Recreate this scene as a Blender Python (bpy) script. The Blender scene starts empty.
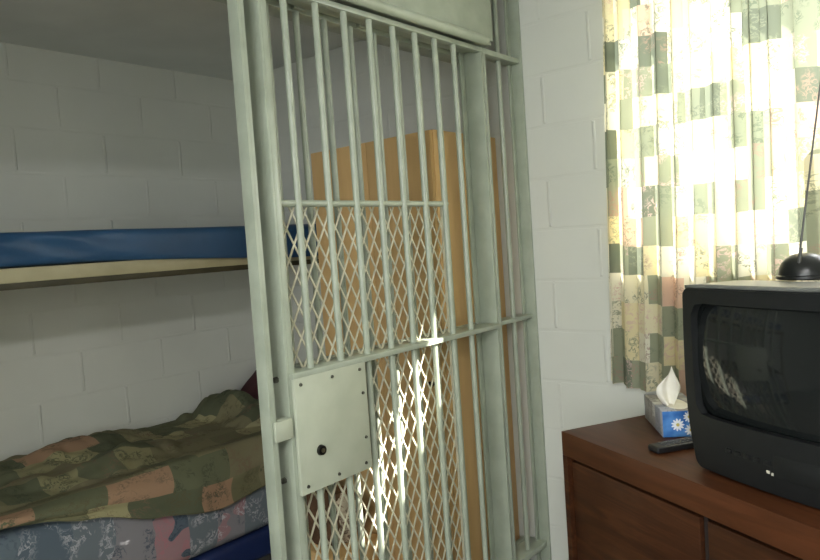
import bpy, bmesh, math, random
from mathutils import Vector, Matrix, noise
random.seed(7)
PI = math.pi
S = bpy.context.scene
C = S.collection

# ------------------------------------------------------------------ helpers
def lin(r, g, b):
    f = lambda c: (c/255/12.92) if c/255 <= .04045 else ((c/255+.055)/1.055)**2.4
    return (f(r), f(g), f(b), 1)

def box(bm, x0, x1, y0, y1, z0, z1, bev=0, seg=2):
    r = bmesh.ops.create_cube(bm, size=1)
    vs = r['verts']
    for v in vs:
        v.co = Vector(((x0+x1)/2+v.co.x*(x1-x0), (y0+y1)/2+v.co.y*(y1-y0), (z0+z1)/2+v.co.z*(z1-z0)))
    if bev:
        es = list({e for v in vs for e in v.link_edges})
        bmesh.ops.bevel(bm, geom=es, offset=bev, segments=seg, affect='EDGES', profile=.5)

def cyl(bm, p0, p1, r0, r1=None, seg=16):
    r1 = r0 if r1 is None else r1
    p0, p1 = Vector(p0), Vector(p1)
    d = p1-p0
    m = Matrix.Translation((p0+p1)/2) @ d.to_track_quat('Z', 'Y').to_matrix().to_4x4()
    bmesh.ops.create_cone(bm, cap_ends=True, segments=seg, radius1=r0, radius2=r1, depth=d.length, matrix=m)

def lathe(bm, prof, cx=0, cy=0, seg=32):
    rings = []
    for r, z in prof:
        rings.append([bm.verts.new((cx+r*math.cos(2*PI*i/seg), cy+r*math.sin(2*PI*i/seg), z)) for i in range(seg)])
    for a, b in zip(rings, rings[1:]):
        for i in range(seg):
            bm.faces.new((a[i], a[(i+1) % seg], b[(i+1) % seg], b[i]))
    bm.faces.new(list(reversed(rings[0])))
    bm.faces.new(rings[-1])

def rbox(bm, sx, sy, sz, r, n=(8, 8, 4), k=3, off=(0, 0, 0), fn=None):
    """box with rounded edges and an even grid, optionally deformed by fn(Vector)->Vector"""
    def cs(h, m):
        a = [-h+r*i/k for i in range(k)]
        a += [-(h-r)+2*(h-r)*i/m for i in range(m+1)]
        a += [h-r+r*(i+1)/k for i in range(k)]
        return a
    X, Y, Z = cs(sx/2, n[0]), cs(sy/2, n[1]), cs(sz/2, n[2])
    cache = {}
    def V(i, j, l):
        key = (i, j, l)
        if key not in cache:
            p = Vector((X[i], Y[j], Z[l]))
            q = Vector((max(-sx/2+r, min(sx/2-r, p.x)), max(-sy/2+r, min(sy/2-r, p.y)), max(-sz/2+r, min(sz/2-r, p.z))))
            d = p-q
            if d.length > 1e-9:
                p = q+d.normalized()*r
            if fn:
                p = fn(p)
            cache[key] = bm.verts.new(p+Vector(off))
        return cache[key]
    a, b, c = len(X), len(Y), len(Z)
    for i in range(a-1):
        for j in range(b-1):
            bm.faces.new((V(i, j, 0), V(i, j+1, 0), V(i+1, j+1, 0), V(i+1, j, 0)))
            bm.faces.new((V(i, j, c-1), V(i+1, j, c-1), V(i+1, j+1, c-1), V(i, j+1, c-1)))
    for i in range(a-1):
        for l in range(c-1):
            bm.faces.new((V(i, 0, l), V(i+1, 0, l), V(i+1, 0, l+1), V(i, 0, l+1)))
            bm.faces.new((V(i, b-1, l), V(i, b-1, l+1), V(i+1, b-1, l+1), V(i+1, b-1, l)))
    for j in range(b-1):
        for l in range(c-1):
            bm.faces.new((V(0, j, l), V(0, j, l+1), V(0, j+1, l+1), V(0, j+1, l)))
            bm.faces.new((V(a-1, j, l), V(a-1, j+1, l), V(a-1, j+1, l+1), V(a-1, j, l+1)))

def surf(bm, nu, nv, fn, uvfn=None):
    uvl = bm.loops.layers.uv.new('UVMap') if uvfn else None
    vs = [[bm.verts.new(fn(i/nu, j/nv)) for j in range(nv+1)] for i in range(nu+1)]
    for i in range(nu):
        for j in range(nv):
            f = bm.faces.new((vs[i][j], vs[i+1][j], vs[i+1][j+1], vs[i][j+1]))
            if uvl:
                for l, (a, b) in zip(f.loops, ((i, j), (i+1, j), (i+1, j+1), (i, j+1))):
                    l[uvl].uv = uvfn(a/nu, b/nv)

def obj(name, bm, mat, parent=None, smooth=True, angle=40):
    bmesh.ops.recalc_face_normals(bm, faces=bm.faces)
    me = bpy.data.meshes.new(name)
    bm.to_mesh(me); bm.free()
    me.materials.append(mat)
    if smooth:
        for p in me.polygons:
            p.use_smooth = True
        me.set_sharp_from_angle(angle=math.radians(angle))
    o = bpy.data.objects.new(name, me)
    C.objects.link(o)
    if parent:
        o.parent = parent
    return o

def thing(name, label, cat, loc=(0, 0, 0), rotz=0, group=None):
    o = bpy.data.objects.new(name, None)
    o.empty_display_size = .05
    C.objects.link(o)
    o.location = loc
    o.rotation_euler = (0, 0, rotz)
    o['label'] = label; o['category'] = cat
    if group:
        o['group'] = group
    return o

def tag(o, label, cat, group=None):
    o['label'] = label; o['category'] = cat
    if group:
        o['group'] = group
    return o

def struct(name, bm, mat, label=None):
    o = obj(name, bm, mat, smooth=False)
    o['kind'] = 'structure'
    return o

def B():
    return bmesh.new()

# ------------------------------------------------------------------ materials
def mat(name, col=(.5, .5, .5, 1), rough=.6, metal=0, spec=.5):
    m = bpy.data.materials.new(name)
    m.use_nodes = True
    b = m.node_tree.nodes['Principled BSDF']
    b.inputs['Base Color'].default_value = col
    b.inputs['Roughness'].default_value = rough
    b.inputs['Metallic'].default_value = metal
    b.inputs['Specular IOR Level'].default_value = spec
    return m, m.node_tree, b

def N(nt, t, **kw):
    n = nt.nodes.new(t)
    for k, v in kw.items():
        if k in n.inputs:
            n.inputs[k].default_value = v
        else:
            setattr(n, k, v)
    return n

def mixc(nt, fac, a, b, mode='MIX'):
    n = nt.nodes.new('ShaderNodeMix'); n.data_type = 'RGBA'; n.blend_type = mode
    for i, v in ((0, fac), (6, a), (7, b)):
        if hasattr(v, 'is_linked'):
            nt.links.new(v, n.inputs[i])
        else:
            n.inputs[i].default_value = v
    return n.outputs[2]

def ramp(nt, src, stops, interp='LINEAR'):
    n = nt.nodes.new('ShaderNodeValToRGB')
    n.color_ramp.interpolation = interp
    e = n.color_ramp.elements
    while len(e) < len(stops):
        e.new(.5)
    for el, (p, c) in zip(e, stops):
        el.position = p
        el.color = c
    nt.links.new(src, n.inputs[0])
    return n.outputs[0]

def bump(nt, b, h, strength=.3, dist=.002):
    n = N(nt, 'ShaderNodeBump', Strength=strength, Distance=dist)
    nt.links.new(h, n.inputs['Height'])
    nt.links.new(n.outputs[0], b.inputs['Normal'])
    return n

def block_mat(name, axis, phase, col):
    """painted concrete block: 0.4064 x 0.2032 m running bond"""
    m, nt, b = mat(name, col, .55, spec=.35)
    tc = N(nt, 'ShaderNodeTexCoord'); sp = N(nt, 'ShaderNodeSeparateXYZ'); cb = N(nt, 'ShaderNodeCombineXYZ')
    nt.links.new(tc.outputs['Object'], sp.inputs[0])
    nt.links.new(sp.outputs[axis], cb.inputs[0]); nt.links.new(sp.outputs[2], cb.inputs[1])
    mp = N(nt, 'ShaderNodeMapping'); mp.inputs['Location'].default_value = (-phase, -.05, 0)
    nt.links.new(cb.outputs[0], mp.inputs[0])
    # slightly wandering joints
    nz = N(nt, 'ShaderNodeTexNoise', Scale=9.0, Detail=3.0)
    nt.links.new(cb.outputs[0], nz.inputs['Vector'])
    sc = N(nt, 'ShaderNodeVectorMath', operation='SCALE'); sc.inputs['Scale'].default_value = .008
    sb = N(nt, 'ShaderNodeVectorMath', operation='SUBTRACT'); sb.inputs[1].default_value = (.5, .5, .5)
    nt.links.new(nz.outputs['Color'], sb.inputs[0]); nt.links.new(sb.outputs[0], sc.inputs[0])
    ad = N(nt, 'ShaderNodeVectorMath', operation='ADD')
    nt.links.new(mp.outputs[0], ad.inputs[0]); nt.links.new(sc.outputs[0], ad.inputs[1])
    bk = N(nt, 'ShaderNodeTexBrick')
    bk.offset = .5; bk.offset_frequency = 2
    for k, v in (('Scale', 1), ('Mortar Size', .0075), ('Mortar Smooth', .6), ('Brick Width', .4064), ('Row Height', .2032)):
        bk.inputs[k].default_value = v
    bk.inputs['Color1'].default_value = (0, 0, 0, 1); bk.inputs['Color2'].default_value = (1, 1, 1, 1)
    nt.links.new(ad.outputs[0], bk.inputs['Vector'])
    n2 = N(nt, 'ShaderNodeTexNoise', Scale=2.2, Detail=4.0)
    nt.links.new(cb.outputs[0], n2.inputs['Vector'])
    dirt = ramp(nt, n2.outputs[0], [(.35, tuple(c*.93 for c in col[:3])+(1,)), (.7, col)])
    c1 = mixc(nt, .02, dirt, bk.outputs['Color'], 'OVERLAY')
    nt.links.new(c1, b.inputs['Base Color'])
    n3 = N(nt, 'ShaderNodeTexNoise', Scale=55.0, Detail=4.0)
    nt.links.new(cb.outputs[0], n3.inputs['Vector'])
    n4 = N(nt, 'ShaderNodeTexNoise', Scale=7.0, Detail=2.0)     # joints are filled unevenly by paint
    nt.links.new(cb.outputs[0], n4.inputs['Vector'])
    fill = N(nt, 'ShaderNodeMapRange'); fill.inputs['From Min'].default_value = .35; fill.inputs['From Max'].default_value = .62
    fill.inputs['To Min'].default_value = .15
    nt.links.new(n4.outputs[0], fill.inputs['Value'])
    mm = N(nt, 'ShaderNodeMath', operation='MULTIPLY')
    nt.links.new(bk.outputs['Fac'], mm.inputs[0]); nt.links.new(fill.outputs[0], mm.inputs[1])
    zz = N(nt, 'ShaderNodeMath', operation='MULTIPLY_ADD'); zz.inputs[1].default_value = 1/.2032; zz.inputs[2].default_value = -.05/.2032+.5
    nt.links.new(sp.outputs[2], zz.inputs[0])
    zf = N(nt, 'ShaderNodeMath', operation='FRACT'); nt.links.new(zz.outputs[0], zf.inputs[0])
    zd = N(nt, 'ShaderNodeMath', operation='SUBTRACT'); zd.inputs[1].default_value = .5; nt.links.new(zf.outputs[0], zd.inputs[0])
    za = N(nt, 'ShaderNodeMath', operation='ABSOLUTE'); nt.links.new(zd.outputs[0], za.inputs[0])
    zr = N(nt, 'ShaderNodeMapRange'); zr.inputs['From Min'].default_value = .045; zr.inputs['From Max'].default_value = .075
    zr.inputs['To Min'].default_value = .38; zr.inputs['To Max'].default_value = -1.2; nt.links.new(za.outputs[0], zr.inputs['Value'])
    mm0 = N(nt, 'ShaderNodeMath', operation='MULTIPLY')
    nt.links.new(mm.outputs[0], mm0.inputs[0]); nt.links.new(zr.outputs[0], mm0.inputs[1]); mm = mm0
    ma = N(nt, 'ShaderNodeMath', operation='MULTIPLY_ADD'); ma.inputs[1].default_value = .10
    nt.links.new(n3.outputs[0], ma.inputs[0])
    inv = N(nt, 'ShaderNodeMath', operation='SUBTRACT'); inv.inputs[0].default_value = 1
    nt.links.new(mm.outputs[0], inv.inputs[1]); nt.links.new(inv.outputs[0], ma.inputs[2])
    bump(nt, b, ma.outputs[0], .75, .004)
    return m

def noisy(name, c0, c1, rough, scale=8, bs=.1, bd=.001, bscale=60, spec=.5, metal=0, detail=5):
    m, nt, b = mat(name, c0, rough, metal, spec)
    tc = N(nt, 'ShaderNodeTexCoord')
    n1 = N(nt, 'ShaderNodeTexNoise', Scale=scale, Detail=detail)
    nt.links.new(tc.outputs['Object'], n1.inputs['Vector'])
    nt.links.new(ramp(nt, n1.outputs[0], [(.35, c0), (.65, c1)]), b.inputs['Base Color'])
    if bs:
        n2 = N(nt, 'ShaderNodeTexNoise', Scale=bscale, Detail=3.0)
        nt.links.new(tc.outputs['Object'], n2.inputs['Vector'])
        bump(nt, b, n2.outputs[0], bs, bd)
    return m

def wood(name, c0, c1, c2, axis_scale, rough=.4, spec=.4):
    m, nt, b = mat(name, c0, rough, spec=spec)
    tc = N(nt, 'ShaderNodeTexCoord'); mp = N(nt, 'ShaderNodeMapping')
    mp.inputs['Scale'].default_value = axis_scale
    nt.links.new(tc.outputs['Object'], mp.inputs[0])
    n1 = N(nt, 'ShaderNodeTexNoise', Scale=3.0, Detail=8.0, Roughness=.65, Distortion=.8)
    nt.links.new(mp.outputs[0], n1.inputs['Vector'])
    nt.links.new(ramp(nt, n1.outputs[0], [(.3, c0), (.5, c1), (.7, c2)]), b.inputs['Base Color'])
    bump(nt, b, n1.outputs[0], .08, .001)
    return m

def patch_color(nt, vec, scale, palette, marks, mark_scale=30, soft=.02):
    """patchwork floral print: rectangular patches each with its own ground and flower drawing"""
    nz = N(nt, 'ShaderNodeTexNoise', Scale=5.0, Detail=2.0)
    nt.links.new(vec, nz.inputs['Vector'])
    sb = N(nt, 'ShaderNodeVectorMath', operation='SUBTRACT'); sb.inputs[1].default_value = (.5, .5, .5)
    nt.links.new(nz.outputs['Color'], sb.inputs[0])
    sc = N(nt, 'ShaderNodeVectorMath', operation='SCALE'); sc.inputs['Scale'].default_value = soft
    nt.links.new(sb.outputs[0], sc.inputs[0])
    ad = N(nt, 'ShaderNodeVectorMath', operation='ADD')
    nt.links.new(vec, ad.inputs[0]); nt.links.new(sc.outputs[0], ad.inputs[1])
    bk = N(nt, 'ShaderNodeTexBrick')
    bk.offset = .37; bk.offset_frequency = 2; bk.squash = 1.7; bk.squash_frequency = 3
    for k, v in (('Scale', 1), ('Mortar Size', 0), ('Brick Width', 1.15/scale), ('Row Height', .9/scale)):
        bk.inputs[k].default_value = v
    bk.inputs['Color1'].default_value = (0, 0, 0, 1); bk.inputs['Color2'].default_value = (1, 1, 1, 1)
    nt.links.new(ad.outputs[0], bk.inputs['Vector'])
    fr = N(nt, 'ShaderNodeMath', operation='MULTIPLY'); fr.inputs[1].default_value = 7.31
    nt.links.new(bk.outputs['Color'], fr.inputs[0])
    fr2 = N(nt, 'ShaderNodeMath', operation='FRACT'); nt.links.new(fr.outputs[0], fr2.inputs[0])
    fr3 = N(nt, 'ShaderNodeMath', operation='MULTIPLY'); fr3.inputs[1].default_value = 23.7
    nt.links.new(bk.outputs['Color'], fr3.inputs[0])
    fr4 = N(nt, 'ShaderNodeMath', operation='FRACT'); nt.links.new(fr3.outputs[0], fr4.inputs[0])
    k = len(palette)
    ground = ramp(nt, fr4.outputs[0], [(i/k, c) for i, c in enumerate(palette)], 'CONSTANT')
    k = len(marks)
    ink = ramp(nt, fr2.outputs[0], [(i/k, c) for i, c in enumerate(marks)], 'CONSTANT')
    n1 = N(nt, 'ShaderNodeTexNoise', Scale=mark_scale, Detail=3.0, Roughness=.6, Distortion=1.5)
    nt.links.new(vec, n1.inputs['Vector'])
    w = ramp(nt, n1.outputs[0], [(.50, (0, 0, 0, 1)), (.54, (1, 1, 1, 1)), (.60, (1, 1, 1, 1)), (.63, (.15, .15, .15, 1))])
    n2 = N(nt, 'ShaderNodeTexNoise', Scale=mark_scale*.3, Detail=1.0)
    nt.links.new(vec, n2.inputs['Vector'])
    w2 = ramp(nt, n2.outputs[0], [(.46, (0, 0, 0, 1)), (.56, (.8, .8, .8, 1))])
    ml = N(nt, 'ShaderNodeMath', operation='MULTIPLY')
    nt.links.new(w, ml.inputs[0]); nt.links.new(w2, ml.inputs[1])
    return mixc(nt, ml.outputs[0], ground, ink)

def cloth_bump(nt, b, vec, scale=400, strength=.15):
    n = N(nt, 'ShaderNodeTexNoise', Scale=scale, Detail=1.0)
    nt.links.new(vec, n.inputs['Vector'])
    bump(nt, b, n.outputs[0], strength, .001)

WALLC = lin(212, 214, 206)
M = {}
M['wall_left'] = block_mat('block_wall_paint_side', 1, 1.673-.4064*5, WALLC)
M['wall_far'] = block_mat('block_wall_paint_end', 0, -1.334-.4064*5, WALLC)
M['wall_other'] = block_mat('block_wall_paint_room', 0, 0, WALLC)
M['ceiling'] = noisy('ceiling_concrete', lin(214, 216, 210), lin(224, 226, 220), .8, 3, .25, .002, 40)
M['floor'] = noisy('floor_sealed_concrete', lin(120, 116, 106), lin(138, 133, 122), .45, 4, .05)
M['paint'] = noisy('grey_green_enamel', lin(152, 160, 144), lin(164, 172, 156), .30, 14, .06, .0008, 90, spec=.5)
M['paint_plate'] = noisy('grey_green_enamel_plate', lin(172, 178, 160), lin(180, 186, 168), .40, 10, .05, .0006, 80)
M['mesh_paint'] = noisy('cream_grey_mesh_enamel', lin(196, 192, 168), lin(206, 202, 180), .4, 20, 0)
M['bolt'] = noisy('worn_steel_bolt', lin(70, 70, 64), lin(120, 120, 110), .4, 60, 0, metal=.7)
M['black_metal'], _, _ = mat('black_lock_metal', lin(28, 28, 26), .35, .6)
M['brass_dark'], _, _ = mat('dark_lock_core', lin(120, 112, 88), .35, .8)
M['bunk'] = noisy('beige_bunk_enamel', lin(158, 151, 120), lin(170, 163, 132), .4, 6, .05)
M['bunk_edge'] = noisy('dark_olive_edge', lin(52, 50, 34), lin(64, 60, 42), .5, 12, .05)
M['frame_dark'] = noisy('dark_steel_bed_base', lin(60, 60, 58), lin(74, 74, 70), .5, 8, .05)

m, nt, b = mat('blue_vinyl', lin(40, 82, 126), .38, spec=.45)
tc = N(nt, 'ShaderNodeTexCoord')
n1 = N(nt, 'ShaderNodeTexNoise', Scale=3.0, Detail=4.0)
nt.links.new(tc.outputs['Object'], n1.inputs['Vector'])
nt.links.new(ramp(nt, n1.outputs[0], [(.3, lin(34, 66, 98)), (.7, lin(46, 82, 118))]), b.inputs['Base Color'])
n2 = N(nt, 'ShaderNodeTexNoise', Scale=14.0, Detail=3.0, Distortion=1.0)
nt.links.new(tc.outputs['Object'], n2.inputs['Vector'])
bump(nt, b, n2.outputs[0], .25, .006)
M['blue_vinyl'] = m
M['navy_vinyl'] = noisy('navy_vinyl', lin(24, 38, 76), lin(30, 46, 90), .45, 4, .2, .003, 14)

def print_mat(name, scale, palette, marks, mark_scale, rough, uv=True, soft=.02, trans=0):
    m, nt, b = mat(name, palette[0], rough, spec=.2)
    tc = N(nt, 'ShaderNodeTexCoord')
    vec = tc.outputs['UV' if uv else 'Object']
    c = patch_color(nt, vec, scale, palette, marks, mark_scale, soft)
    nt.links.new(c, b.inputs['Base Color'])
    cloth_bump(nt, b, vec)
    if trans:
        tr = N(nt, 'ShaderNodeBsdfTranslucent'); nt.links.new(c, tr.inputs['Color'])
        ms = N(nt, 'ShaderNodeMixShader'); ms.inputs[0].default_value = trans
        out = nt.nodes['Material Output']
        nt.links.new(b.outputs[0], ms.inputs[1]); nt.links.new(tr.outputs[0], ms.inputs[2])
        nt.links.new(ms.outputs[0], out.inputs['Surface'])
    return m

cream, cream2, ivory = lin(228, 221, 190), lin(226, 215, 174), lin(232, 228, 208)
sage, sage2, peach, rose = lin(126, 132, 114), lin(158, 162, 138), lin(224, 194, 170), lin(216, 188, 178)
M['curtain'] = print_mat('patchwork_floral_curtain', 8.5, [cream, sage, ivory, sage2, cream2, peach, ivory, cream, sage2, ivory],
                         [sage, lin(120, 130, 110), sage2, rose, lin(138, 146, 124), lin(176, 150, 134)], 42, .8, trans=.25)
M['blanket'] = print_mat('patchwork_floral_comforter', 7.6,
                         [lin(120, 115, 88), lin(95, 98, 76), lin(134, 130, 98), lin(108, 106, 80), lin(113, 108, 84), lin(88, 92, 72), lin(150, 122, 98), lin(117, 112, 86), lin(148, 143, 108)],
                         [lin(74, 78, 60), lin(92, 88, 66), lin(70, 76, 60), lin(112, 96, 78)], 40, .9)
M['mattress_print'] = print_mat('grey_floral_ticking', 6.0,
                         [lin(118, 122, 126), lin(96, 108, 116), lin(134, 132, 134), lin(86, 98, 108), lin(128, 126, 130), lin(158, 104, 112), lin(104, 112, 118), lin(150, 120, 124)],
                         [lin(186, 186, 188), lin(64, 74, 88), lin(172, 172, 176), lin(70, 78, 90), lin(166, 112, 120)], 36, .85, uv=False, soft=.12)
M['bundle'] = print_mat('brown_patterned_cloth', 14, [lin(120, 92, 66), lin(160, 140, 112), lin(92, 70, 52), lin(190, 178, 156)],
                         [lin(70, 54, 42), lin(96, 72, 56)], 30, .9, uv=False, soft=.1)
M['maroon'] = noisy('maroon_cloth', lin(58, 26, 32), lin(70, 32, 38), .9, 10, .3, .004, 24)
M['wardrobe'] = wood('tan_laminate', lin(204, 168, 114), lin(210, 174, 120), lin(216, 180, 126), (6, 6, .5), .5, .3)
M['wardrobe_dark'], _, _ = mat('wardrobe_gap_brown', lin(90, 62, 36), .7)
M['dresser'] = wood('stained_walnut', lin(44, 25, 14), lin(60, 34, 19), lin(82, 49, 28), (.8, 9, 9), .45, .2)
M['dresser_top'] = wood('stained_walnut_lit', lin(62, 35, 20), lin(77, 44, 25), lin(90, 53, 32), (.8, 9, 9), .42, .2)  # lighter copy of the walnut: window light painted into the top
M['dresser_gap'], _, _ = mat('dresser_gap_dark', lin(30, 18, 12), .8)
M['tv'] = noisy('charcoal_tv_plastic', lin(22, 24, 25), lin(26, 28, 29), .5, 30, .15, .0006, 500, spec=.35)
M['tv_top'] = noisy('tv_top_window_glare', lin(108, 110, 106), lin(114, 116, 112), .38, 30, .1, .0005, 500)  # paler than the casing: window glare put into the colour
m, nt, b = mat('tv_screen_glass', lin(27, 30, 30), .06, spec=.5)
M['screen'] = m
M['tv_detail'], _, _ = mat('tv_dark_detail', lin(24, 25, 26), .35)
M['tv_mark'], _, _ = mat('tv_pale_print', lin(200, 196, 180), .5)
M['black_gloss'], _, _ = mat('black_gloss_plastic', lin(26, 28, 28), .3)
M['chrome'], _, _ = mat('dull_antenna_rod', lin(92, 92, 90), .4, .4)
M['remote'], _, _ = mat('remote_black_plastic', lin(26, 26, 27), .4)
M['remote_key'] = noisy('remote_keys_grey', lin(70, 72, 74), lin(84, 86, 88), .5, 90, 0)
M['tissue'] = noisy('white_tissue', lin(232, 228, 214), lin(240, 237, 226), .9, 30, .2, .001, 60)
m, nt, b = mat('blue_daisy_carton', lin(52, 118, 196), .45)
tc = N(nt, 'ShaderNodeTexCoord')
n1 = N(nt, 'ShaderNodeTexNoise', Scale=25.0, Detail=2.0)
nt.links.new(tc.outputs['Object'], n1.inputs['Vector'])
nt.links.new(ramp(nt, n1.outputs[0], [(.35, lin(44, 104, 180)), (.65, lin(92, 150, 214))]), b.inputs['Base Color'])
M['tissue_blue'] = m
M['tissue_grey'] = print_mat('grey_floral_carton', 30, [lin(170, 172, 180), lin(140, 142, 150), lin(188, 186, 182), lin(150, 146, 142)],
                             [lin(110, 112, 116), lin(96, 90, 84)], 90, .5, uv=False, soft=.05)
M['petal'], _, _ = mat('daisy_white_ink', lin(238, 240, 244), .5)
M['petal_core'], _, _ = mat('daisy_yellow_ink', lin(206, 190, 110), .5)
M['win_frame'] = noisy('grey_window_frame', lin(120, 118, 108), lin(134, 132, 122), .5, 20, .05)
M['lamp_body'], _, _ = mat('white_lamp_enamel', lin(225, 225, 220), .4)

m = bpy.data.materials.new('window_glass'); m.use_nodes = True
nt = m.node_tree; nt.nodes.remove(nt.nodes['Principled BSDF'])
t = N(nt, 'ShaderNodeBsdfTransparent'); g = N(nt, 'ShaderNodeBsdfGlossy', Roughness=.02)
ms = N(nt, 'ShaderNodeMixShader'); ms.inputs[0].default_value = .06
nt.links.new(t.outputs[0], ms.inputs[1]); nt.links.new(g.outputs[0], ms.inputs[2])
nt.links.new(ms.outputs[0], nt.nodes['Material Output'].inputs['Surface'])
M['glass'] = m

FILL_LAMP = 44.0  # strength of the added fill lamp
m, nt, b = mat('lamp_diffuser', (1, 1, 1, 1), .5)
b.inputs['Emission Color'].default_value = (1, .995, 1, 1)
b.inputs['Emission Strength'].default_value = FILL_LAMP
M['diffuser'] = m

# ------------------------------------------------------------------ room shell
XL, XR, YF, YN, ZC = -3.25, 2.3, 2.49, -2.8, 2.44
T = .2
XG = -1.45                       # plane of the barred front
bm = B(); box(bm, XL-T, XR+T, YN-T, YF+T, -.15, 0); struct('floor', bm, M['floor'])
bm = B(); box(bm, XL-T, XR+T, YN-T, YF+T, ZC, ZC+.2); struct('ceiling', bm, M['ceiling'])
bm = B(); box(bm, XL-T, XL, YN-T, YF+T, 0, ZC); struct('wall_left', bm, M['wall_left'])
bm = B(); box(bm, XR, XR+T, YN-T, YF+T, 0, ZC); struct('wall_right', bm, M['wall_left'])
WX0, WX1, WZ0, WZ1 = -1.05, 1.0, 1.32, 2.36
bm = B()
box(bm, XL, WX0, YF, YF+T, 0, ZC); box(bm, WX1, XR, YF, YF+T, 0, ZC)
box(bm, WX0, WX1, YF, YF+T, 0, WZ0); box(bm, WX0, WX1, YF, YF+T, WZ1, ZC)
struct('wall_far', bm, M['wall_far'])
NX0, NX1, NZ0, NZ1 = -1.1, 1.9, .95, 2.15
bm = B()
box(bm, XL, NX0, YN-T, YN, 0, ZC); box(bm, NX1, XR, YN-T, YN, 0, ZC)
box(bm, NX0, NX1, YN-T, YN, 0, NZ0); box(bm, NX0, NX1, YN-T, YN, NZ1, ZC)
struct('wall_near', bm, M['wall_other'])
bm = B(); box(bm, -1.55, -1.40, YN, -.75, 0, ZC); struct('wall_partition', bm, M['wall_left'])  # unseen partition, added at this length to dim the cell

def window(name, x0, x1, z0, z1, y0, nm):
    bm = B(); f = .045
    ya, yb = y0, y0+.05
    box(bm, x0, x0+f, ya, yb, z0, z1); box(bm, x1-f, x1, ya, yb, z0, z1)
    box(bm, x0+f, x1-f, ya, yb, z0, z0+f); box(bm, x0+f, x1-f, ya, yb, z1-f, z1)
    for i in range(1, nm):
        xm = x0+(x1-x0)*i/nm
        box(bm, xm-.018, xm+.018, ya+.005, yb-.005, z0+f, z1-f)
    w = struct(name, bm, M['win_frame'])
    bm = B(); box(bm, x0+f, x1-f, ya+.022, ya+.028, z0+f, z1-f)
    p = obj('window_pane', bm, M['glass'], w, smooth=False)
    return w
window('window_1', WX0, WX1, WZ0, WZ1, YF+.11, 2)
window('window_fill', NX0, NX1, NZ0, NZ1, YN-.16, 3)  # unseen window added behind the camera to light the far wall
bm = B(); box(bm, WX0-.03, WX1+.03, YF-.002, YF+.11, WZ0-.03, WZ0, .002); struct('trim_1', bm, M['win_frame'])

# ------------------------------------------------------------------ barred front
BAR_Y = [1.264, 1.380, 1.4915, 1.600, 1.709, 1.819, 1.926, 2.035]
BR = .0098
def bar_mesh(z0, z1, r=BR):
    bm = B(); cyl(bm, (0, 0, z0), (0, 0, z1), r, seg=18)
    return bm
def bars(ys, x, z0, z1, parent, r=BR):
    first = None
    for y in ys:
        if first is None:
            o = first = obj('bar', bar_mesh(z0, z1, r), M['paint'], parent)
        else:
            o = first.copy(); C.objects.link(o); o.parent = parent
        o.location = (x, y, 0)

# fixed grille behind the sliding door
gr = thing('fixed_bar_grille', 'second row of grey-green bars fixed close behind the cell door with the lock plate', 'bars', (0, 0, 0))
FX = -1.5225
bars([y*1.0185 for y in (1.255, 1.364, 1.473, 1.582, 1.69, 1.80, 1.908, 2.017, 2.125)], FX, .07, 2.142, gr)
bm = B(); box(bm, -1.462, -1.42, 1.105, 1.113, 0, 2.175, .001); box(bm, -1.430, -1.42, 1.1125, 1.124, 0, 2.175, .001)
jm = obj('door_jamb', bm, M['paint'])
tag(jm, 'upright grey-green steel jamb post at the left of the cell door', 'door jamb')
sg = thing('side_grille', 'narrow fixed bar grille between the cell door and the block wall, reaching the ceiling', 'bars')
bars([2.2265], -1.4335, .18, 2.145, sg)
bars([2.366], -1.455, .17, ZC-.005, sg)
bm = B(); box(bm, -1.468, -1.416, 2.476, 2.488, .002, ZC-.002, .001); box(bm, -1.468, -1.460, 2.455, 2.4765, .002, ZC-.002, .001)
obj('end_channel', bm, M['paint'], sg)
bm = B(); box(bm, -1.478, -1.424, 2.207, 2.477, 2.140, 2.160, .002)
obj('upper_rail', bm, M['paint'], sg)
bm = B(); box(bm, -1.497, -1.43, 2.206, 2.477, 1.118, 1.134, .002); obj('middle_rail', bm, M['paint'], sg)
bm = B(); box(bm, -1.507, -1.428, 2.206, 2.477, .165, .19, .002); obj('bottom_rail', bm, M['paint'], sg)
bm = B(); box(bm, -1.535, -1.510, 1.12, 2.477, .02, .19, .002)
obj('bottom_rail', bm, M['paint'], gr)
bm = B(); box(bm, -1.540, -1.510, 1.19, 2.30, 1.122, 1.132, .002); obj('cross_rail', bm, M['paint'], gr)

# track housing above
th = thing('door_track_housing', 'grey-green sheet steel track housing above the sliding cell door with rounded lip', 'door track', (0, 0, 0))
bm = B()
box(bm, -1.425, -1.415, -.05, 2.275, 2.19, ZC-.001); box(bm, -1.625, -1.615, -.05, 2.275, 2.19, ZC-.001)
box(bm, -1.616, -1.424, -.05, 2.275, 2.178, 2.19)
obj('housing_panel', bm, M['paint'], th)
bm = B(); cyl(bm, (-1.392, -.05, 2.172), (-1.392, 2.19, 2.172), .017, seg=20); box(bm, -1.416, -1.394, -.05, 2.188, 2.176, 2.188)
obj('lip', bm, M['paint'], th)
bm = B(); box(bm, -1.60, -1.53, -.05, 2.27, 2.145, 2.1785, .002); obj('rear_track', bm, M['paint'], th)
for i in range(8):
    y = .3+i*.27
    bm = B(); box(bm, -1.53, -1.515, y, y+.05, 2.150, 2.1785, .002); obj('hanger_clip', bm, M['paint'], th)

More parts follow.
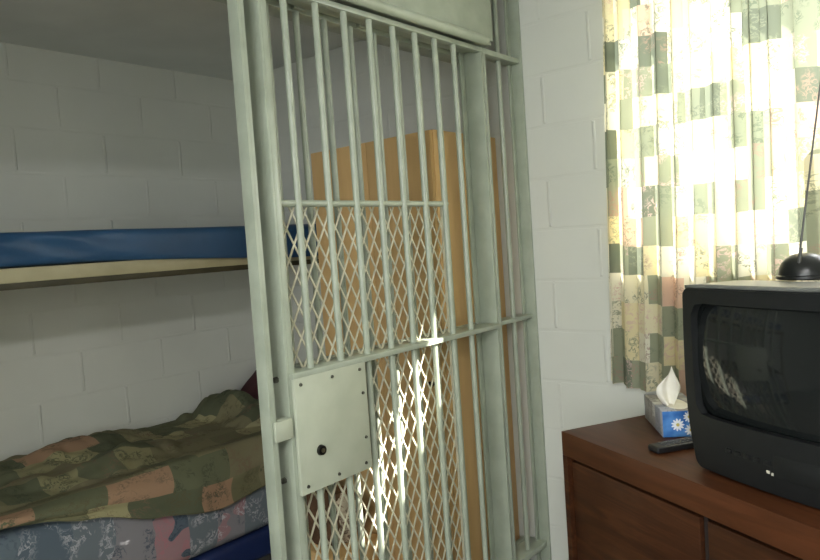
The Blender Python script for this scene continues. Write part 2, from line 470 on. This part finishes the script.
# sliding door
dr = thing('sliding_cell_door', 'grey-green steel bar cell door with diamond mesh and square lock plate, slid open', 'cell door', (0, 0, 0))
bm = B(); box(bm, -1.502, -1.42, 1.170, 1.177, .045, 2.16, .001); box(bm, -1.428, -1.419, 1.1765, 1.196, .045, 2.16, .001); box(bm, -1.502, -1.494, 1.1765, 1.19, .045, 2.16, .001)
obj('stile', bm, M['paint'], dr)
bm = B(); box(bm, -1.502, -1.42, 2.192, 2.202, .045, 2.16, .001); box(bm, -1.502, -1.494, 2.165, 2.1925, .045, 2.16, .001)
obj('stile', bm, M['paint'], dr)
FXD = -1.431
bars(BAR_Y, FXD, .06, 2.150, dr)
bm = B(); box(bm, -1.445, -1.417, 1.177, 2.200, 2.139, 2.156, .002); box(bm, -1.500, -1.444, 1.177, 2.192, 2.150, 2.156); obj('top_rail', bm, M['paint'], dr)
bm = B(); box(bm, -1.49, -1.405, 1.177, 2.192, 1.116, 1.133, .003); obj('middle_rail', bm, M['paint'], dr)
bm = B(); cyl(bm, (-1.437, 1.177, 1.582), (-1.437, 1.945, 1.582), .0095, seg=14); obj('mesh_top_rail', bm, M['paint'], dr)
bm = B(); box(bm, -1.50, -1.42, 1.177, 2.192, .05, .075, .002); obj('bottom_rail', bm, M['paint'], dr)
# diamond mesh: straight strands in two directions clipped to the panel
def mesh_panel(y0, y1, z0, z1, x, w=.046, h=.086, t=.0050, d=.0035):
    bm = B()
    k = h/w
    ext = (z1-z0)/k
    n = int((y1-y0+ext)/w)+2
    for s in (1, -1):
        for i in range(-1, n):
            ya = y0-ext+i*w if s > 0 else y0+i*w
            # z = z0 + s*k*(y-ya) with s>0 ; for s<0 falls from z0 at ya+... use mirrored
            if s > 0:
                f = lambda y: z0+k*(y-ya)
                lo, hi = max(y0, ya), min(y1, ya+ext)
            else:
                f = lambda y: z0-k*(y-ya)
                lo, hi = max(y0, ya-ext), min(y1, ya)
            if hi-lo < .004:
                continue
            a, b2 = Vector((x+s*d*.35, lo, f(lo))), Vector((x+s*d*.35, hi, f(hi)))
            dv = (b2-a); L = dv.length
            mt = Matrix.Translation((a+b2)/2) @ dv.to_track_quat('Z', 'X').to_matrix().to_4x4()
            r = bmesh.ops.create_cube(bm, size=1, matrix=Matrix.Identity(4))
            q = dv.normalized(); nx = Vector((1, 0, 0)); px = q.cross(nx).normalized()
            for v in r['verts']:
                c = v.co.copy()
                v.co = (a+b2)/2+q*c.z*L+nx*c.x*d+px*c.y*t
    # perimeter strip
    box(bm, x-.004, x+.004, y0-.004, y0+.004, z0, z1); box(bm, x-.004, x+.004, y1-.003, y1+.003, z0, z1)
    return bm
MX = -1.459
obj('mesh_panel', mesh_panel(1.180, 1.943, .08, 1.577, MX), M['mesh_paint'], dr, smooth=False)
# lock plate with its lock
bm = B(); box(bm, -1.416, -1.404, 1.178, 1.450, .805, 1.118, .0015)
lp = obj('lock_plate', bm, M['paint_plate'], dr)
for y, z in ((1.20, 1.10), (1.315, 1.10), (1.425, 1.10), (1.20, .825), (1.315, .825), (1.425, .825), (1.432, 1.03), (1.432, .90)):
    bm = B(); cyl(bm, (-1.405, y, z), (-1.4005, y, z), .0052, .0042, seg=10); obj('screw', bm, M['bolt'], lp)
bm = B(); cyl(bm, (-1.405, 1.254, .910), (-1.395, 1.254, .910), .0150, .013, seg=24); ck = obj('lock_cylinder', bm, M['black_metal'], lp)
bm = B(); cyl(bm, (-1.3955, 1.254, .910), (-1.393, 1.254, .910), .006, seg=16); obj('lock_core', bm, M['brass_dark'], ck)
# latch between jamb and stile, bolts on the stile
bm = B(); box(bm, -1.419, -1.409, 1.110, 1.169, .965, 1.018, .003); box(bm, -1.450, -1.4185, 1.128, 1.169, .965, 1.018, .003); obj('latch', bm, M['paint_plate'], dr)
for z in (1.115, .842):
    bm = B(); cyl(bm, (-1.462, 1.171, z), (-1.462, 1.160, z), .009, .008, seg=6); obj('bolt', bm, M['bolt'], dr)

# ------------------------------------------------------------------ bunks
BY0, BY1 = .44, 2.487
bk = thing('upper_bunk', 'beige steel upper bunk shelf with dark lower edge, fixed to the block wall', 'bunk', (0, 0, 0))
bm = B(); box(bm, XL+.001, -2.50, BY0, BY1, 1.412, 1.462, .003); obj('bunk_pan', bm, M['bunk'], bk)
bm = B(); box(bm, -2.535, -2.503, BY0, BY1, 1.390, 1.4125, .001); obj('edge_strip', bm, M['bunk_edge'], bk)  # darker strip along the lower front edge
bm = B(); box(bm, XL+.001, XL+.03, BY0, BY1, 1.380, 1.4125); obj('wall_cleat', bm, M['bunk'], bk)
for y in (BY0, BY1-.021):
    bm = B(); box(bm, -2.545, -2.505, y, y+.021, 0, 1.3905, .002); obj('post', bm, M['bunk'], bk)

def upper_fn(p):
    y = p.y
    q = p.copy()
    s = max(0, min(1, (y+.35)/1.0))
    fr = max(0, (p.x-.20)/.175)
    q.x += .035*s*fr + .006*fr*noise.noise(Vector((y*5, p.z*20, 1.3)))
    if p.z < 0:
        q.z -= .066*s*max(0, (p.x-.345)/.03)*min(1, -p.z/.045)
    q.z += .007*noise.noise(Vector((p.x*3, y*2.2, 4)))*(1 if p.z > 0 else 0)
    # vinyl wrinkles towards the near end
    q.x += .005*fr*max(0, 1-(y+.6)/.5)*math.sin(26*(y*.8+p.z*3.2)) if y < -.1 else 0
    return q
bm = B(); rbox(bm, .745, 1.95, .116, .028, (14, 90, 8), 3, (0, 0, 0), upper_fn)
o = obj('bunk_mattress', bm, M['blue_vinyl'], angle=70); o.location = (XL+.385, 1.475, 1.524)
tag(o, 'blue vinyl mattress lying on the upper bunk', 'mattress')

lb = thing('lower_bunk', 'low dark steel bed base under the floral mattress', 'bunk', (0, 0, 0))
bm = B(); box(bm, XL+.02, -2.52, .475, 2.46, .055, .098, .003); obj('bed_platform', bm, M['frame_dark'], lb)
for y in (.52, 2.42):
    for x in (XL+.06, -2.56):
        bm = B(); box(bm, x-.025, x+.025, y-.025, y+.025, 0, .056); obj('leg', bm, M['frame_dark'], lb)
bm = B(); rbox(bm, .73, 1.96, .125, .03, (6, 20, 3), 3)
o = obj('bunk_mattress', bm, M['navy_vinyl'], angle=70); o.location = (XL+.385, 1.48, .1615)
tag(o, 'navy blue vinyl mattress under the grey floral mattress', 'mattress')

def floral_fn(p):
    q = p.copy()
    f = max(0, (p.x-.1)/.27)
    q.x += .012*f*math.sin(PI*(p.z+.19)/.38) + .01*f*noise.noise(Vector((p.y*4, p.z*6, 2)))
    q.z += .010*noise.noise(Vector((p.x*4, p.y*3, 7)))*(1 if p.z > 0 else 0)
    return q
bm = B(); rbox(bm, .74, 1.97, .37, .055, (10, 50, 12), 4, (0, 0, 0), floral_fn)
o = obj('floral_mattress', bm, M['mattress_print'], angle=70); o.location = (XL+.385, 1.478, .4115)
tag(o, 'thick grey and pink floral print mattress on the lower bunk', 'mattress')

# comforter: heaped over the floral mattress and hanging over its front edge
HEM = [(.3, .66), (.55, .65), (.82, .640), (1.10, .56), (1.337, .478), (1.62, .418), (1.89, .452), (2.1, .49), (2.4, .52)]
def hem(y):
    for (a, za), (b_, zb) in zip(HEM, HEM[1:]):
        if y <= b_:
            t = max(0, (y-a)/(b_-a)); t = t*t*(3-2*t)*.5+t*.5
            return za+(zb-za)*t
    return HEM[-1][1]
def blanket_top(x, y):
    t = (x-XL)/.75
    z = .672-.03*t
    w2 = max(0, min(1, (y-1.35)/.55)); z -= .055*w2*w2*(3-2*w2)
    z += .035*noise.noise(Vector((x*2.2, y*1.6, 0)))
    z += .022*noise.noise(Vector((x*6+y*2, y*4, 3)))
    # long folds running along the bed
    z += .014*math.sin(x*19+y*3.0+2.2*noise.noise(Vector((x*2, y*2, 5))))
    rid = noise.noise(Vector((x*4+5, y*5, 9)))
    z += .03*max(0, .35-abs(rid))
    # heap near the head end
    d = math.hypot((x+3.05)/.15, (y-2.09)/.105)
    z += .105*math.exp(-d**4)*(1+.25*noise.noise(Vector((x*9, y*9, 2))))
    d2 = math.hypot((x+2.80)/.17, (y-2.12)/.11)
    z += .065*math.exp(-d2**3)
    z += .016*noise.noise(Vector((x*14, y*14, 4)))
    z += .020*max(0, .25-abs(noise.noise(Vector((x*9+y*3, y*5-x*2, 12)))))
    w = max(0, min(1, (y-1.75)/.3))
    z += w*.030*max(0, .35-abs(noise.noise(Vector((x*11, y*11, 20)))))
    if x < -3.17:
        z -= .03*(-3.17-x)/.05
    return max(z, .622)
LT, = (.72,)
def blanket_pt(u, v):
    y = .49+1.72*u+.05*noise.noise(Vector((v*6, 1, 2)))*u
    top = .74
    if v <= top:
        x = -3.215+LT*(v/top)
        z = blanket_top(x, y)
        e = max(0, (v/top-.86)/.14)
        z = z*(1-e)+(.642)*e
        return Vector((x, y+.01*noise.noise(Vector((x*8, y*8, 1))), z))
    s = (v-top)/(1-top)
    zh = hem(y)
    ang = min(1, s*2.6)
    bul = .030+.030*max(0, min(1, (y-1.0)/.5))*math.sin(PI*min(1, s*1.02))
    x = -2.495+(.022+bul*.6)*math.sin(ang*PI/2)+.012*noise.noise(Vector((y*7, s*2, 6)))
    x += .012*math.sin(s*PI)*noise.noise(Vector((y*3, s*3, 8)))
    z = .642-( .642-zh)*max(0, s)**1.15 if zh < .642 else .642+(zh-.642)*s
    return Vector((x, y, z))
bm = B()
surf(bm, 190, 110, blanket_pt, lambda u, v: (1.75*u, .95*v))
o = obj('comforter', bm, M['blanket'], angle=180)
md = o.modifiers.new('thickness', 'SOLIDIFY'); md.thickness = .014; md.offset = 1
tag(o, 'crumpled olive and peach patchwork comforter heaped over the floral mattress', 'bedding')

def heap(p):
    q = p.copy()
    t = (p.y+.125)/.25
    h = .16+.84*t
    q.z = -.095+(p.z+.095)*h
    q.x *= .75+.25*h
    q += Vector((.012*noise.noise(p*9), .010*noise.noise(p*11+Vector((3, 1, 2))), .018*noise.noise(p*10)*t))
    q.y = min(q.y, .128); q.x = max(q.x, -.098); q.z = max(q.z, -.095)
    return q
bm = B(); rbox(bm, .20, .25, .19, .045, (10, 12, 8), 3, (0, 0, 0), lambda p: (lambda q: Vector((q.x, q.y, -.095+(q.z+.095)*1.22)))(heap(p)))
o = obj('maroon_garment', bm, M['maroon'], angle=180)
o.location = (-3.14, 2.35, .708)
tag(o, 'dark maroon garment bunched in the corner at the far end of the lower bunk', 'clothes')

# ------------------------------------------------------------------ wardrobe and the things before it
wd = thing('wardrobe', 'tall tan laminate wardrobe standing behind the bars against the end wall', 'wardrobe', (0, 0, 0))
WA, WB, WC, WD, WH = -2.21, -1.562, 2.058, 2.484, 1.868
bm = B(); box(bm, WA, WB, WC, WD, .0, WH, .002); obj('carcass', bm, M['wardrobe'], wd)
xm = (WA+WB)/2
for k, (a, b_) in enumerate(((WA+.003, xm-.0015), (xm+.0015, WB-.003))):
    bm = B(); box(bm, a, b_, WC-.018, WC-.001, .06, WH-.003, .0015); d = obj('door', bm, M['wardrobe'], wd)
    if k == 1:
        bm = B(); cyl(bm, (WB-.06, WC-.018, .92), (WB-.06, WC-.042, .92), .008, .012, seg=14); obj('knob', bm, M['black_metal'], d)

bm = B(); box(bm, -2.215, -1.93, 1.76, 2.02, 0, .27, .004)
cb = obj('storage_box', bm, M['wardrobe'], smooth=True)
tag(cb, 'low brown box on the floor in front of the wardrobe', 'box')
def bund(p):
    d = p.normalized()
    r = 1+.22*noise.noise(d*2.1+Vector((4, 2, 1)))+.12*noise.noise(d*5)
    return Vector((p.x*r, p.y*r, max(-.10, p.z*r)))
bm = B(); bmesh.ops.create_icosphere(bm, subdivisions=5, radius=1)
for v in bm.verts:
    v.co = bund(Vector((v.co.x*.145, v.co.y*.11, v.co.z*.12)))
o = obj('cloth_bundle', bm, M['bundle'], angle=180); o.location = (-2.08, 1.88, .372)
tag(o, 'brown and cream patterned bundle of cloth on the low box behind the mesh', 'clothes')

# ------------------------------------------------------------------ dresser
AD = -math.radians(28)
dz = .85
ds = thing('dresser', 'dark walnut dresser with drawers, set at an angle beside the window wall', 'dresser', (-1.014, 1.884, 0), AD)
DW, DD = 1.22, .49
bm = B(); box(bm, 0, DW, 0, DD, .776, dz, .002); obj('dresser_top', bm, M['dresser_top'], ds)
bm = B()
box(bm, .0, .022, .001, DD, 0, .776); box(bm, DW-.022, DW, .001, DD, 0, .776)
box(bm, .022, DW-.022, DD-.012, DD, .05, .776); box(bm, .022, DW-.022, .03, DD-.012, .05, .07)
box(bm, .022, DW-.022, .03, .05, 0, .055)
box(bm, .022, DW-.022, .045, .06, .07, .776)
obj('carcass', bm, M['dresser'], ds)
bm = B(); box(bm, .022, DW-.022, .036, .0455, .05, .775); obj('dark_recess', bm, M['dresser_gap'], ds)
cols = [(.030, .535), (.560, DW-.03)]
rows = [(.425, .762), (.075, .415)]
for a, b_ in cols:
    for z0, z1 in rows:
        bm = B(); box(bm, a, b_, .012, .037, z0, z1, .002)
        d = obj('drawer', bm, M['dresser'], ds)
bm = B(); box(bm, .541, .554, .02, .037, .05, .776, .001); obj('divider', bm, M['dresser_gap'], ds)

# ------------------------------------------------------------------ television
AT = -math.radians(24.5)
tw, thh = .60, .452
tv = thing('television', 'bulky black tube television with blank curved screen, standing on the dresser', 'television',
           (-.595+.30*math.cos(AT), 1.705+.30*math.sin(AT), dz), AT)
def outline(w, z0, z1, r, n=6, bow=0):
    pts = []
    for cx, cz, a0 in ((w/2-r, z1-r, 0), (-w/2+r, z1-r, 90), (-w/2+r, z0+r, 180), (w/2-r, z0+r, 270)):
        for i in range(n+1):
            a = math.radians(a0+90*i/n)
            pts.append((cx+r*math.cos(a), cz+r*math.sin(a)))
    return pts
def fy(x, z):                                 # bulged front of the set
    return .030*(x/.30)**2+.012*(1-min(1, z/.14))**2
def resample(w, z0, z1, r, tap):
    """closed outline with side points, taper to the foot"""
    p = outline(w, z0, z1, r)
    out = []
    for i in range(len(p)):
        a, b_ = p[i], p[(i+1) % len(p)]
        L = math.hypot(a[0]-b_[0], a[1]-b_[1]); k = max(1, int(L/.03))
        for j in range(k):
            x, z = a[0]+(b_[0]-a[0])*j/k, a[1]+(b_[1]-a[1])*j/k
            t = (z-z0)/(z1-z0)
            s = 1+tap*(-.055*(1-min(1, t/.45))**1.6+.012*math.sin(PI*min(1, max(0, (t-.2)/.75))))
            out.append((x*s, z))
    return out
OUT = resample(tw, .004, thh, .02, 1)
SCR = resample(tw-.066, .142, thh-.038, .03, .35)
def ring(bm, pts, yf):
    return [bm.verts.new((x, yf(x, z), z)) for x, z in pts]
def loft(bm, rings):
    for a, b_ in zip(rings, rings[1:]):
        n = len(a)
        for i in range(n):
            bm.faces.new((a[i], a[(i+1) % n], b_[(i+1) % n], b_[i]))
# front bezel: from the outer outline to the screen opening
def near(p, Q):
    return min(Q, key=lambda q: (q[0]-p[0])**2+(q[1]-p[1])**2)
def toward(p, Q, z0, z1, w):
    # radial match of outer point to the opening outline
    cx, cz = 0, (.142+thh-.038)/2
    best = None
    ang = math.atan2((p[1]-cz)/.136, (p[0]-cx)/.267)
    return min(Q, key=lambda q: abs(((math.atan2((q[1]-cz)/.136, (q[0]-cx)/.267)-ang+PI) % (2*PI))-PI))
SCRF = []
for i in range(len(SCR)):
    a, b_ = SCR[i], SCR[(i+1) % len(SCR)]
    for j in range(12):
        SCRF.append((a[0]+(b_[0]-a[0])*j/12, a[1]+(b_[1]-a[1])*j/12))
INN = [toward(p, SCRF, 0, 0, 0) for p in OUT]
bm = B()
r0 = ring(bm, [(x*.955, thh/2+(z-thh/2)*.97) for x, z in OUT], lambda x, z: fy(x, z)+.095)
r1 = ring(bm, OUT, lambda x, z: fy(x, z)+.012)
r1b = ring(bm, [(x*.985, thh/2+(z-thh/2)*.982) for x, z in OUT], lambda x, z: fy(x, z))
steps = []
for s in (.33, .66):
    steps.append(ring(bm, [(a[0]*.985*(1-s)+q[0]*s, (thh/2+(a[1]-thh/2)*.982)*(1-s)+q[1]*s) for a, q in zip(OUT, INN)], fy))
r2 = ring(bm, INN, fy)
r3 = ring(bm, [(x*.985, z) for x, z in INN], lambda x, z: fy(x, z)+.018)
loft(bm, [r0, r1, r1b]+steps+[r2, r3])
bmesh.ops.remove_doubles(bm, verts=bm.verts, dist=.0004)
obj('bezel', bm, M['tv'], tv, angle=35)
# rear housing
bm = B()
def sec(w, z0, z1, y, r):
    return [bm.verts.new((x, y, z)) for x, z in outline(w, z0, z1, r, 5)]
loft(bm, [sec(tw*.925, .010, thh-.012, .10, .02), sec(tw*.925, .010, thh-.012, .16, .02), sec(tw*.86, .012, thh-.03, .22, .04), sec(tw*.60, .03, thh-.09, .36, .06), sec(tw*.52, .05, thh-.12, .42, .05)])
bm.faces.new(bm.verts[-24:])
bm.faces.new(list(bm.verts[:24]))
obj('rear_housing', bm, M['tv'], tv)
bm = B(); box(bm, -tw*.44, tw*.44, .06, .30, 0, .0135, .003); obj('foot_rail', bm, M['tv_detail'], tv)
# top panel, coloured pale for the window glare on it
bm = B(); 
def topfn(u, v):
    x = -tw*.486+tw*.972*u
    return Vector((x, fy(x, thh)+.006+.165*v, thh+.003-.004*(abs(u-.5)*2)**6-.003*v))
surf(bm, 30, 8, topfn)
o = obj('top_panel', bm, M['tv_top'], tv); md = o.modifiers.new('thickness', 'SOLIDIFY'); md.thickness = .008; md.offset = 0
# screen
bm = B()
cz0, cz1, sw = .142, thh-.038, tw-.066
cxz = (cz0+cz1)/2
rr = []
for s in (1.0, .93, .82, .68, .52, .36, .2, .08):
    rr.append([bm.verts.new((x*s*1.003, fy(x*s, cxz+(z-cxz)*s)*.0+.005+.034*(s*x/.267)**2+.016*((z-cxz)*s/.136)**2, cxz+(z-cxz)*s)) for x, z in SCR])
loft(bm, rr); bm.faces.new(rr[-1])
obj('screen', bm, M['screen'], tv, angle=180)
# control flap line, buttons, small pale marks under the screen
bm = B(); 
for i in range(5):
    x = -.165+i*.026
    box(bm, x-.008, x+.008, fy(x, .075)-.003, fy(x, .075)+.004, .072, .082, .001)
obj('buttons', bm, M['tv_detail'], tv)
bm = B(); box(bm, -.045, .105, fy(.03, .075)-.002, fy(.03, .075)+.004, .05, .10, .002); obj('control_flap', bm, M['tv'], tv)
bm = B(); x = -.045
box(bm, -.063, -.056, fy(-.06, .06)-.002, fy(-.06, .06)+.004, .054, .060); box(bm, -.051, -.042, fy(-.05, .06)-.002, fy(-.05, .06)+.004, .052, .0575)
obj('jack_cover', bm, M['tv_mark'], tv)

# antenna on the set
ta = thing('indoor_antenna', 'black dome indoor antenna with one thin rod on top of the television', 'antenna', (0, 0, 0))
ATX, ATY, ATZ = -.335, 1.862, dz+thh+.0035
bm = B(); lathe(bm, [(.058, 0), (.062, .003), (.062, .009), (.058, .011)], 0, 0, 40)
o = obj('base_ring', bm, M['black_gloss'], ta); o.location = (ATX, ATY, ATZ)
bm = B(); lathe(bm, [(.057, .010), (.0565, .018), (.054, .028), (.049, .039), (.041, .049), (.030, .0565), (.018, .060), (.006, .0615)], 0, 0, 40)
o = obj('dome', bm, M['black_gloss'], ta); o.location = (ATX, ATY, ATZ)
bm = B(); cyl(bm, (ATX-.004, ATY-.045, ATZ+.040), (ATX+.088, ATY-.06, ATZ+.66), .0026, .0016, seg=10)
cyl(bm, (ATX-.004, ATY-.045, ATZ+.030), (ATX+.004, ATY-.0465, ATZ+.075), .0030, seg=10)
obj('rod', bm, M['chrome'], ta)

# ------------------------------------------------------------------ tissue box
tb = thing('tissue_box', 'blue daisy tissue box with a white tissue standing up, left of the television', 'tissue box', (-.723, 1.943, dz+.0008), math.radians(33.5))
bw, bl, bh = .115, .225, .076
bm = B()
box(bm, 0, bw, .0006, bl, 0.0005, bh, .0008); o = obj('carton', bm, M['tissue_grey'], tb)
bm = B(); box(bm, .001, bw-.001, -.0006, .0012, .001, bh-.001); fp = obj('front_panel', bm, M['tissue_blue'], tb, smooth=False)
def daisy(bm, cx, cz, r, yy, n=11):
    for i in range(n):
        a = 2*PI*i/n
        c = Vector((cx+.62*r*math.cos(a), yy, cz+.62*r*math.sin(a)))
        vs = []
        for j in range(10):
            t = 2*PI*j/10
            lx, lz = .42*r*math.cos(t), .17*r*math.sin(t)
            vs.append(bm.verts.new((c.x+lx*math.cos(a)-lz*math.sin(a), yy-.0001*(i % 2), c.z+lx*math.sin(a)+lz*math.cos(a))))
        bm.faces.new(vs)
for cx, cz, r in [(.042, .036, .018), (.078, .020, .018), (.074, .058, .016), (.102, .044, .014)]:
    bm = B(); daisy(bm, cx, cz, r, -.0009)
    o = obj('daisy', bm, M['petal'], fp, smooth=False)
    bm = B(); cyl(bm, (cx, -.0009, cz), (cx, -.0014, cz), r*.27, seg=12); bm.verts.ensure_lookup_table()
    n0 = len(o.data.polygons); b2 = B(); b2.from_mesh(o.data)
    tmp = bpy.data.meshes.new('petals'); bm.to_mesh(tmp); bm.free(); b2.from_mesh(tmp); bpy.data.meshes.remove(tmp)
    o.data.materials.append(M['petal_core'])
    b2.faces.ensure_lookup_table()
    for q in b2.faces[n0:]:
        q.material_index = 1
    b2.to_mesh(o.data); b2.free()
def tis(u, v):
    a = (u-.5)*2
    w = .013+.020*math.sin(PI*min(1, v*.95))**1.2 if v < .55 else .013+.020*math.sin(PI*.5225)**1.2*(1-((v-.55)/.45)**1.4)-.012*(v-.55)/.45
    w = max(w, .0015)
    x = bw*.30+a*w+.010*v-.006*math.sin(v*5)
    y = .060+.011*math.sin(a*4.2+v*3)*(1-.7*v)+.010*v
    z = bh+.003+.112*v-.030*v*max(0, a)**1.5*(1-v*.4)-.012*v*max(0, -a)
    return Vector((x, y, z))
bm = B(); surf(bm, 28, 22, tis)
o = obj('tissue', bm, M['tissue'], tb, angle=180); md = o.modifiers.new('thickness', 'SOLIDIFY'); md.thickness = .0008
bm = B()
vs = []
for i in range(24):
    a = 2*PI*i/24
    vs.append(bm.verts.new((bw/2+.034*math.cos(a), .085+.070*math.sin(a), bh+.0006)))
bm.faces.new(vs); obj('film_opening', bm, M['tissue'], tb, smooth=False)

# ------------------------------------------------------------------ remote
rm = thing('remote_control', 'black remote control lying beside the tissue box on the dresser', 'remote', (-.700, 1.800, dz), math.radians(56))
bm = B(); rbox(bm, .175, .046, .019, .006, (8, 4, 2), 3, (.0875, 0, .0098)); obj('remote_body', bm, M['remote'], rm, angle=60)
bm = B()
for i in range(9):
    for j in range(3):
        x = .03+i*.0145; y = -.012+j*.012
        box(bm, x-.0045, x+.0045, y-.0038, y+.0038, .0185, .0212, .0008)
obj('keys', bm, M['remote_key'], rm)

# ------------------------------------------------------------------ curtains
def curtain(name, label, x0, x1, zt, zb, seed, nf, e0, e1, ym=2.444):
    Wd = x1-x0
    def pt(u, v):
        z = zt+(zb(u)-zt)*v
        ub = u**.72 if x0 < -.5 else u
        ph = 2*PI*nf*(ub+.012*math.sin(u*17+seed)+.03*math.sin(u*7.3+seed*2))+.5*noise.noise(Vector((u*3, v*1.5, seed)))
        A = .020+.010*v+.006*math.sin(u*23+seed)
        press = max(0, 1-u/.035) if x0 < -.5 else 0
        y = (ym+.85*A*math.sin(ph))*(1-press)+2.481*press+.006*noise.noise(Vector((u*9, v*4, seed+3)))
        x = x0+Wd*u+e0(z)*(1-u)**(1 if x0 < -.5 else 7)+e1(z)*u**7+.35*Wd/nf*.32*math.sin(2*ph)*(1 if .03 < u < .97 else 0)
        return Vector((x, y, z))
    bm = B()
    surf(bm, nf*22, 60, pt, lambda u, v: (Wd*2.3*(u**.72 if x0 < -.5 else u)+seed*.37, (zt+(zb(.5)-zt)*v)*1.0+seed*.21))
    o = obj(name, bm, M['curtain'], angle=180)
    tag(o, label, 'curtain', None)
    return o
def gap(z):                      # the panels hang parted at the top and meet lower down
    t = max(0, min(1, (z-1.64)/.08)); t = t*t*(3-2*t)
    return .67*(1-t)
curtain('curtain', 'floral patchwork curtain panel at the left of the window, behind the television', -1.066, -.30, 2.375,
        lambda u: max(.848, .884-.11*u)+.004*math.sin(u*31), 1.0, 13, lambda z: -.045*(2.375-z)/1.5, lambda z: 0)
curtain('curtain', 'floral patchwork curtain panel at the far right end of the window', .25, 1.10, 2.375, lambda u: .872, 2.3, 11, lambda z: -gap(z), lambda z: 0, 2.408)
cr = thing('curtain_rod', 'white curtain rod above the window', 'curtain rod', (0, 0, 0))
bm = B(); cyl(bm, (-1.10, 2.444, 2.385), (1.15, 2.444, 2.385), .008, seg=12); obj('rod', bm, M['lamp_body'], cr)
for x in (-1.09, 1.14):
    bm = B(); box(bm, x-.006, x+.006, 2.436, YF-.001, 2.375, 2.40); obj('bracket', bm, M['lamp_body'], cr)

# ------------------------------------------------------------------ unseen ceiling lamp, added to light room and cell
lp = thing('fill_ceiling_lamp', 'unseen long white ceiling fixture added as fill light over the common area', 'light', (.45, -.95, ZC))
bm = B(); box(bm, -.16, .16, -.62, .62, -.045, -.001, .004); obj('lamp_body', bm, M['lamp_body'], lp)
bm = B(); box(bm, -.14, .14, -.60, .60, -.075, -.0455, .012); obj('lamp_diffuser', bm, M['diffuser'], lp)

# ------------------------------------------------------------------ light, sky, camera
W = bpy.data.worlds.new('sky'); S.world = W; W.use_nodes = True
bg = W.node_tree.nodes['Background']
bg.inputs['Color'].default_value = (.97, 1.0, 1.0, 1)
bg.inputs['Strength'].default_value = 8.0
sd = bpy.data.lights.new('sun', 'SUN'); sd.energy = 20; sd.angle = math.radians(.6); sd.color = (1, .95, .86)
so = bpy.data.objects.new('sun', sd); C.objects.link(so)
dirv = Vector((-1.48, -.81, -1.07)).normalized()
so.rotation_euler = dirv.to_track_quat('-Z', 'Y').to_euler()
so.location = (2, 4.2, 3.4)
def portal(x0, x1, z0, z1, y, into):
    L = bpy.data.lights.new('window_daylight', 'AREA'); L.shape = 'RECTANGLE'; L.size = x1-x0; L.size_y = z1-z0
    L.cycles.is_portal = True
    o = bpy.data.objects.new('window_daylight', L); C.objects.link(o)
    o.location = ((x0+x1)/2, y, (z0+z1)/2)
    o.rotation_euler = Vector((0, into, 0)).to_track_quat('-Z', 'Z').to_euler()
portal(WX0, WX1, WZ0, WZ1, YF+.19, -1)
portal(NX0, NX1, NZ0, NZ1, YN-.19, 1)  # daylight through the added window

f, thv, pi_, ro = 693.829, .695998, .0508518, .0683382
F = Vector((-math.sin(thv), math.cos(thv), 0)); Rt = Vector((math.cos(thv), math.sin(thv), 0)); U = Vector((0, 0, 1))
F2 = F*math.cos(pi_)-U*math.sin(pi_); U2 = U*math.cos(pi_)+F*math.sin(pi_)
R3 = Rt*math.cos(ro)-U2*math.sin(ro); U3 = U2*math.cos(ro)+Rt*math.sin(ro)
cd = bpy.data.cameras.new('camera'); cam = bpy.data.objects.new('camera', cd); C.objects.link(cam)
cd.sensor_width = 36; cd.sensor_fit = 'HORIZONTAL'; cd.lens = f*36/820; cd.clip_start = .02
mw = Matrix.Identity(4)
for i in range(3):
    mw[i][0], mw[i][1], mw[i][2] = R3[i], U3[i], -F2[i]
mw[2][3] = 1.45
cam.matrix_world = mw
S.camera = cam
vs = S.view_settings
vs.view_transform = 'Standard'; vs.look = 'None'; vs.gamma = 1; vs.use_curve_mapping = False; vs.exposure = .57
S.cycles.max_bounces = 10; S.cycles.diffuse_bounces = 6; S.cycles.transparent_max_bounces = 12
S.cycles.sample_clamp_indirect = 8
S.cycles.caustics_reflective = False; S.cycles.caustics_refractive = False
